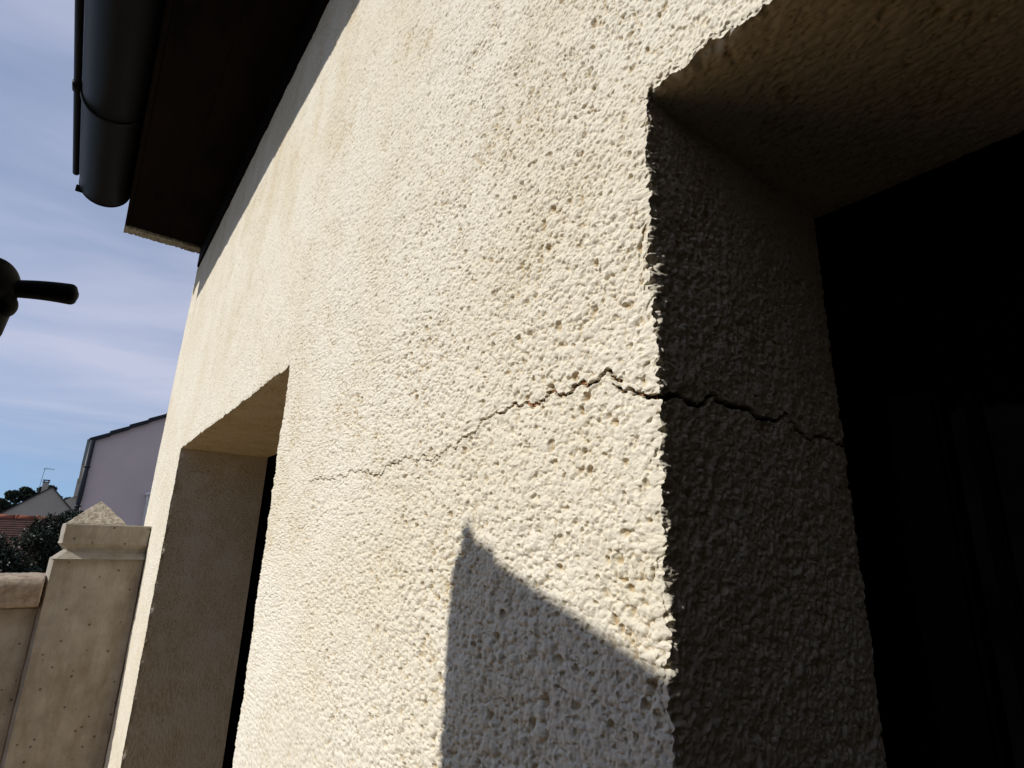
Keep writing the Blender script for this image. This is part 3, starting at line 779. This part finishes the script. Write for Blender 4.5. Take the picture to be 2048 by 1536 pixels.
# ---------------------------------------------------------------- tiled garden building
TILE = mat('red_brown_tiles', (0.10, 0.045, 0.032), 0.85, 0.2, 0, 5, 0.01, 20, color2=(0.045, 0.028, 0.024))
RIDGE = mat('ridge_tiles', (0.24, 0.085, 0.05), 0.85, 0.2, 0.25, 4)
gb_ = thing('tiled_outbuilding', 'low outbuilding roofed in dark red tiles with clay ridge, behind the bushes', 'outbuilding', (-1.5, 20, 0))
bm = bmesh.new()
zr = 2.10; n = 22
for i in range(n):
    z1 = zr - i * 0.055; z0 = z1 - 0.060; y1 = 20 - i * 0.085; y0 = y1 - 0.095
    prism(bm, [(y1, z1 - 0.02), (y1, z1 + 0.0), (y0, z0 + 0.022), (y0, z0 - 0.012)], 0, -5.0, 0.9)
obj('roof', bm, TILE, gb_)
bm = bmesh.new(); x = -5.0
while x < 0.6:
    tube(bm, [(x, 20.0, zr + 0.012), (x + 0.42, 20.0, zr + 0.012)], [0.075, 0.066], 12)
    tube(bm, [(x, 20.0, zr + 0.012), (x + 0.05, 20.0, zr + 0.012)], 0.088, 12)
    x += 0.425
obj('ridge', bm, RIDGE, gb_, True)
bm = bmesh.new(); box(bm, (-4.9, 18.2, 0), (0.8, 21.8, 0.86)); obj('walls', bm, BEI, gb_)

# ---------------------------------------------------------------- foliage
def leaf_mat(name, c1, c2, spec=0.35):
    mt = mat(name, c1, 0.45, spec, 0, 3.0, color2=c2); return mt
LEAF = leaf_mat('bush_leaf', (0.006, 0.011, 0.005), (0.020, 0.030, 0.012), 0.32)
TREE = leaf_mat('tree_leaf', (0.012, 0.022, 0.014), (0.03, 0.045, 0.025), 0.2)
BARK = mat('bark', (0.025, 0.02, 0.015), 0.9, 0.1, 0.3, 10)
def leaves(name, clumps, count, size, material, parent, seed=1):
    r_ = np.random.default_rng(seed)
    V_ = []; n = 0
    cl = np.array(clumps, float)  # cx,cy,cz,rx,ry,rz
    wts = cl[:, 3] * cl[:, 4] * cl[:, 5]; wts /= wts.sum()
    ci = r_.choice(len(cl), count, p=wts)
    d = r_.normal(size=(count, 3)); d /= np.linalg.norm(d, axis=1)[:, None]
    rad = r_.random(count) ** 0.38
    c = cl[ci, :3] + d * rad[:, None] * cl[ci, 3:6]
    a = r_.normal(size=(count, 3)); a /= np.linalg.norm(a, axis=1)[:, None]
    b = np.cross(a, r_.normal(size=(count, 3))); b /= np.linalg.norm(b, axis=1)[:, None]
    nrm = np.cross(a, b)
    s = size * r_.uniform(0.6, 1.3, count)[:, None]
    p0 = c - a * s; p1 = c + b * s * 0.45 + nrm * s * 0.15; p2 = c + a * s; p3 = c - b * s * 0.45 + nrm * s * 0.15
    V_ = np.stack([p0, p1, p2, p3], 1).reshape(-1, 3).astype(F32)
    me = bpy.data.meshes.new(name); me.vertices.add(len(V_)); me.vertices.foreach_set('co', V_.ravel())
    me.loops.add(len(V_)); me.loops.foreach_set('vertex_index', np.arange(len(V_), dtype=np.int32))
    me.polygons.add(count); me.polygons.foreach_set('loop_start', np.arange(0, len(V_), 4, dtype=np.int32)); me.update(calc_edges=True)
    return link(name, me, material, parent)
def bush(label, cx, cy, w, top, depth, seed, dens=9000, sz=0.021):
    t = thing('garden_bush', label, 'bush', (cx, cy, 0), 'bushes behind the garden wall')
    r_ = random.Random(seed); cl = []
    for i in range(26):
        x = cx + r_.uniform(-w, w); z = r_.uniform(0.7, top - 0.14); rr = r_.uniform(0.13, 0.24)
        cl.append((x, cy + r_.uniform(-depth, depth), z, rr, rr, rr))
    for i in range(12):
        x = cx + r_.uniform(-w, w); rr = r_.uniform(0.04, 0.09)
        cl.append((x, cy + r_.uniform(-depth, depth), top - 0.08 + r_.uniform(-0.07, 0.08), rr, rr, rr * 1.3))
    leaves('foliage', cl, dens, sz, LEAF, t, seed)
    bm = bmesh.new()
    for j in range(7):
        a = r_.uniform(0, 6.28); e = (cx + w * 0.8 * math.cos(a), cy + depth * math.sin(a), top - 0.1 + r_.uniform(-0.2, 0.1))
        tube(bm, [(cx + 0.03 * j - 0.1, cy, 0), ((cx + e[0]) / 2 + 0.05, cy, e[2] * 0.55), e], [0.018, 0.012, 0.004], 6)
    obj('stems', bm, BARK, t)
bush('taller dark green bush rising right beside the concrete pillar', -0.14, 10.2, 0.22, 2.03, 0.25, 3, 32000)
bush('lower dark green bush at the left edge in front of the tiled roof', -0.62, 9.8, 0.42, 1.74, 0.3, 8, 34000)
def tree(label, cx, cy, w, base, top, seed, dens, sz):
    t = thing('tree', label, 'tree', (cx, cy, 0), 'trees beyond the far house')
    r_ = random.Random(seed); cl = []
    for i in range(46):
        a = r_.uniform(0, math.pi); x = cx + w * r_.uniform(-1, 1)
        lim = math.sqrt(max(0.05, 1 - ((x - cx) / w) ** 2))
        z = base + (top - base) * (0.0 + 0.90 * r_.random() * lim)
        rr = r_.uniform(0.15, 0.25) * w
        cl.append((x, cy + r_.uniform(-w, w) * 0.6, z, rr * 1.7, rr, rr * 1.0))
    leaves('crown', cl, dens, sz, TREE, t, seed)
    bm = bmesh.new(); tube(bm, [(cx, cy, 0), (cx + 0.3, cy, base), (cx, cy, base + (top - base) * 0.7)], [0.5, 0.35, 0.12], 8)
    for j in range(5):
        tube(bm, [(cx, cy, base), (cx + w * r_.uniform(-0.7, 0.7), cy, base + (top - base) * r_.uniform(0.4, 0.8))], [0.2, 0.05], 6)
    obj('trunk', bm, BARK, t)
q = 200 / 45
tree('broad dark tree left of the chimney', -11.2, 200, 3.9, 5.0, 13.7, 1, 26000, 0.40)
tree('dark tree crown directly behind the chimney and gable peak', -6.2, 198, 3.4, 6.5, 14.2, 2, 26000, 0.40)
tree('low dark tree at the far left edge of the skyline', -16.4, 196, 3.6, 3.5, 10.4, 5, 24000, 0.40)
tree('small dark tree right of the gable beside the lilac house', -0.3, 202, 3.2, 6.5, 11.6, 6, 24000, 0.40)
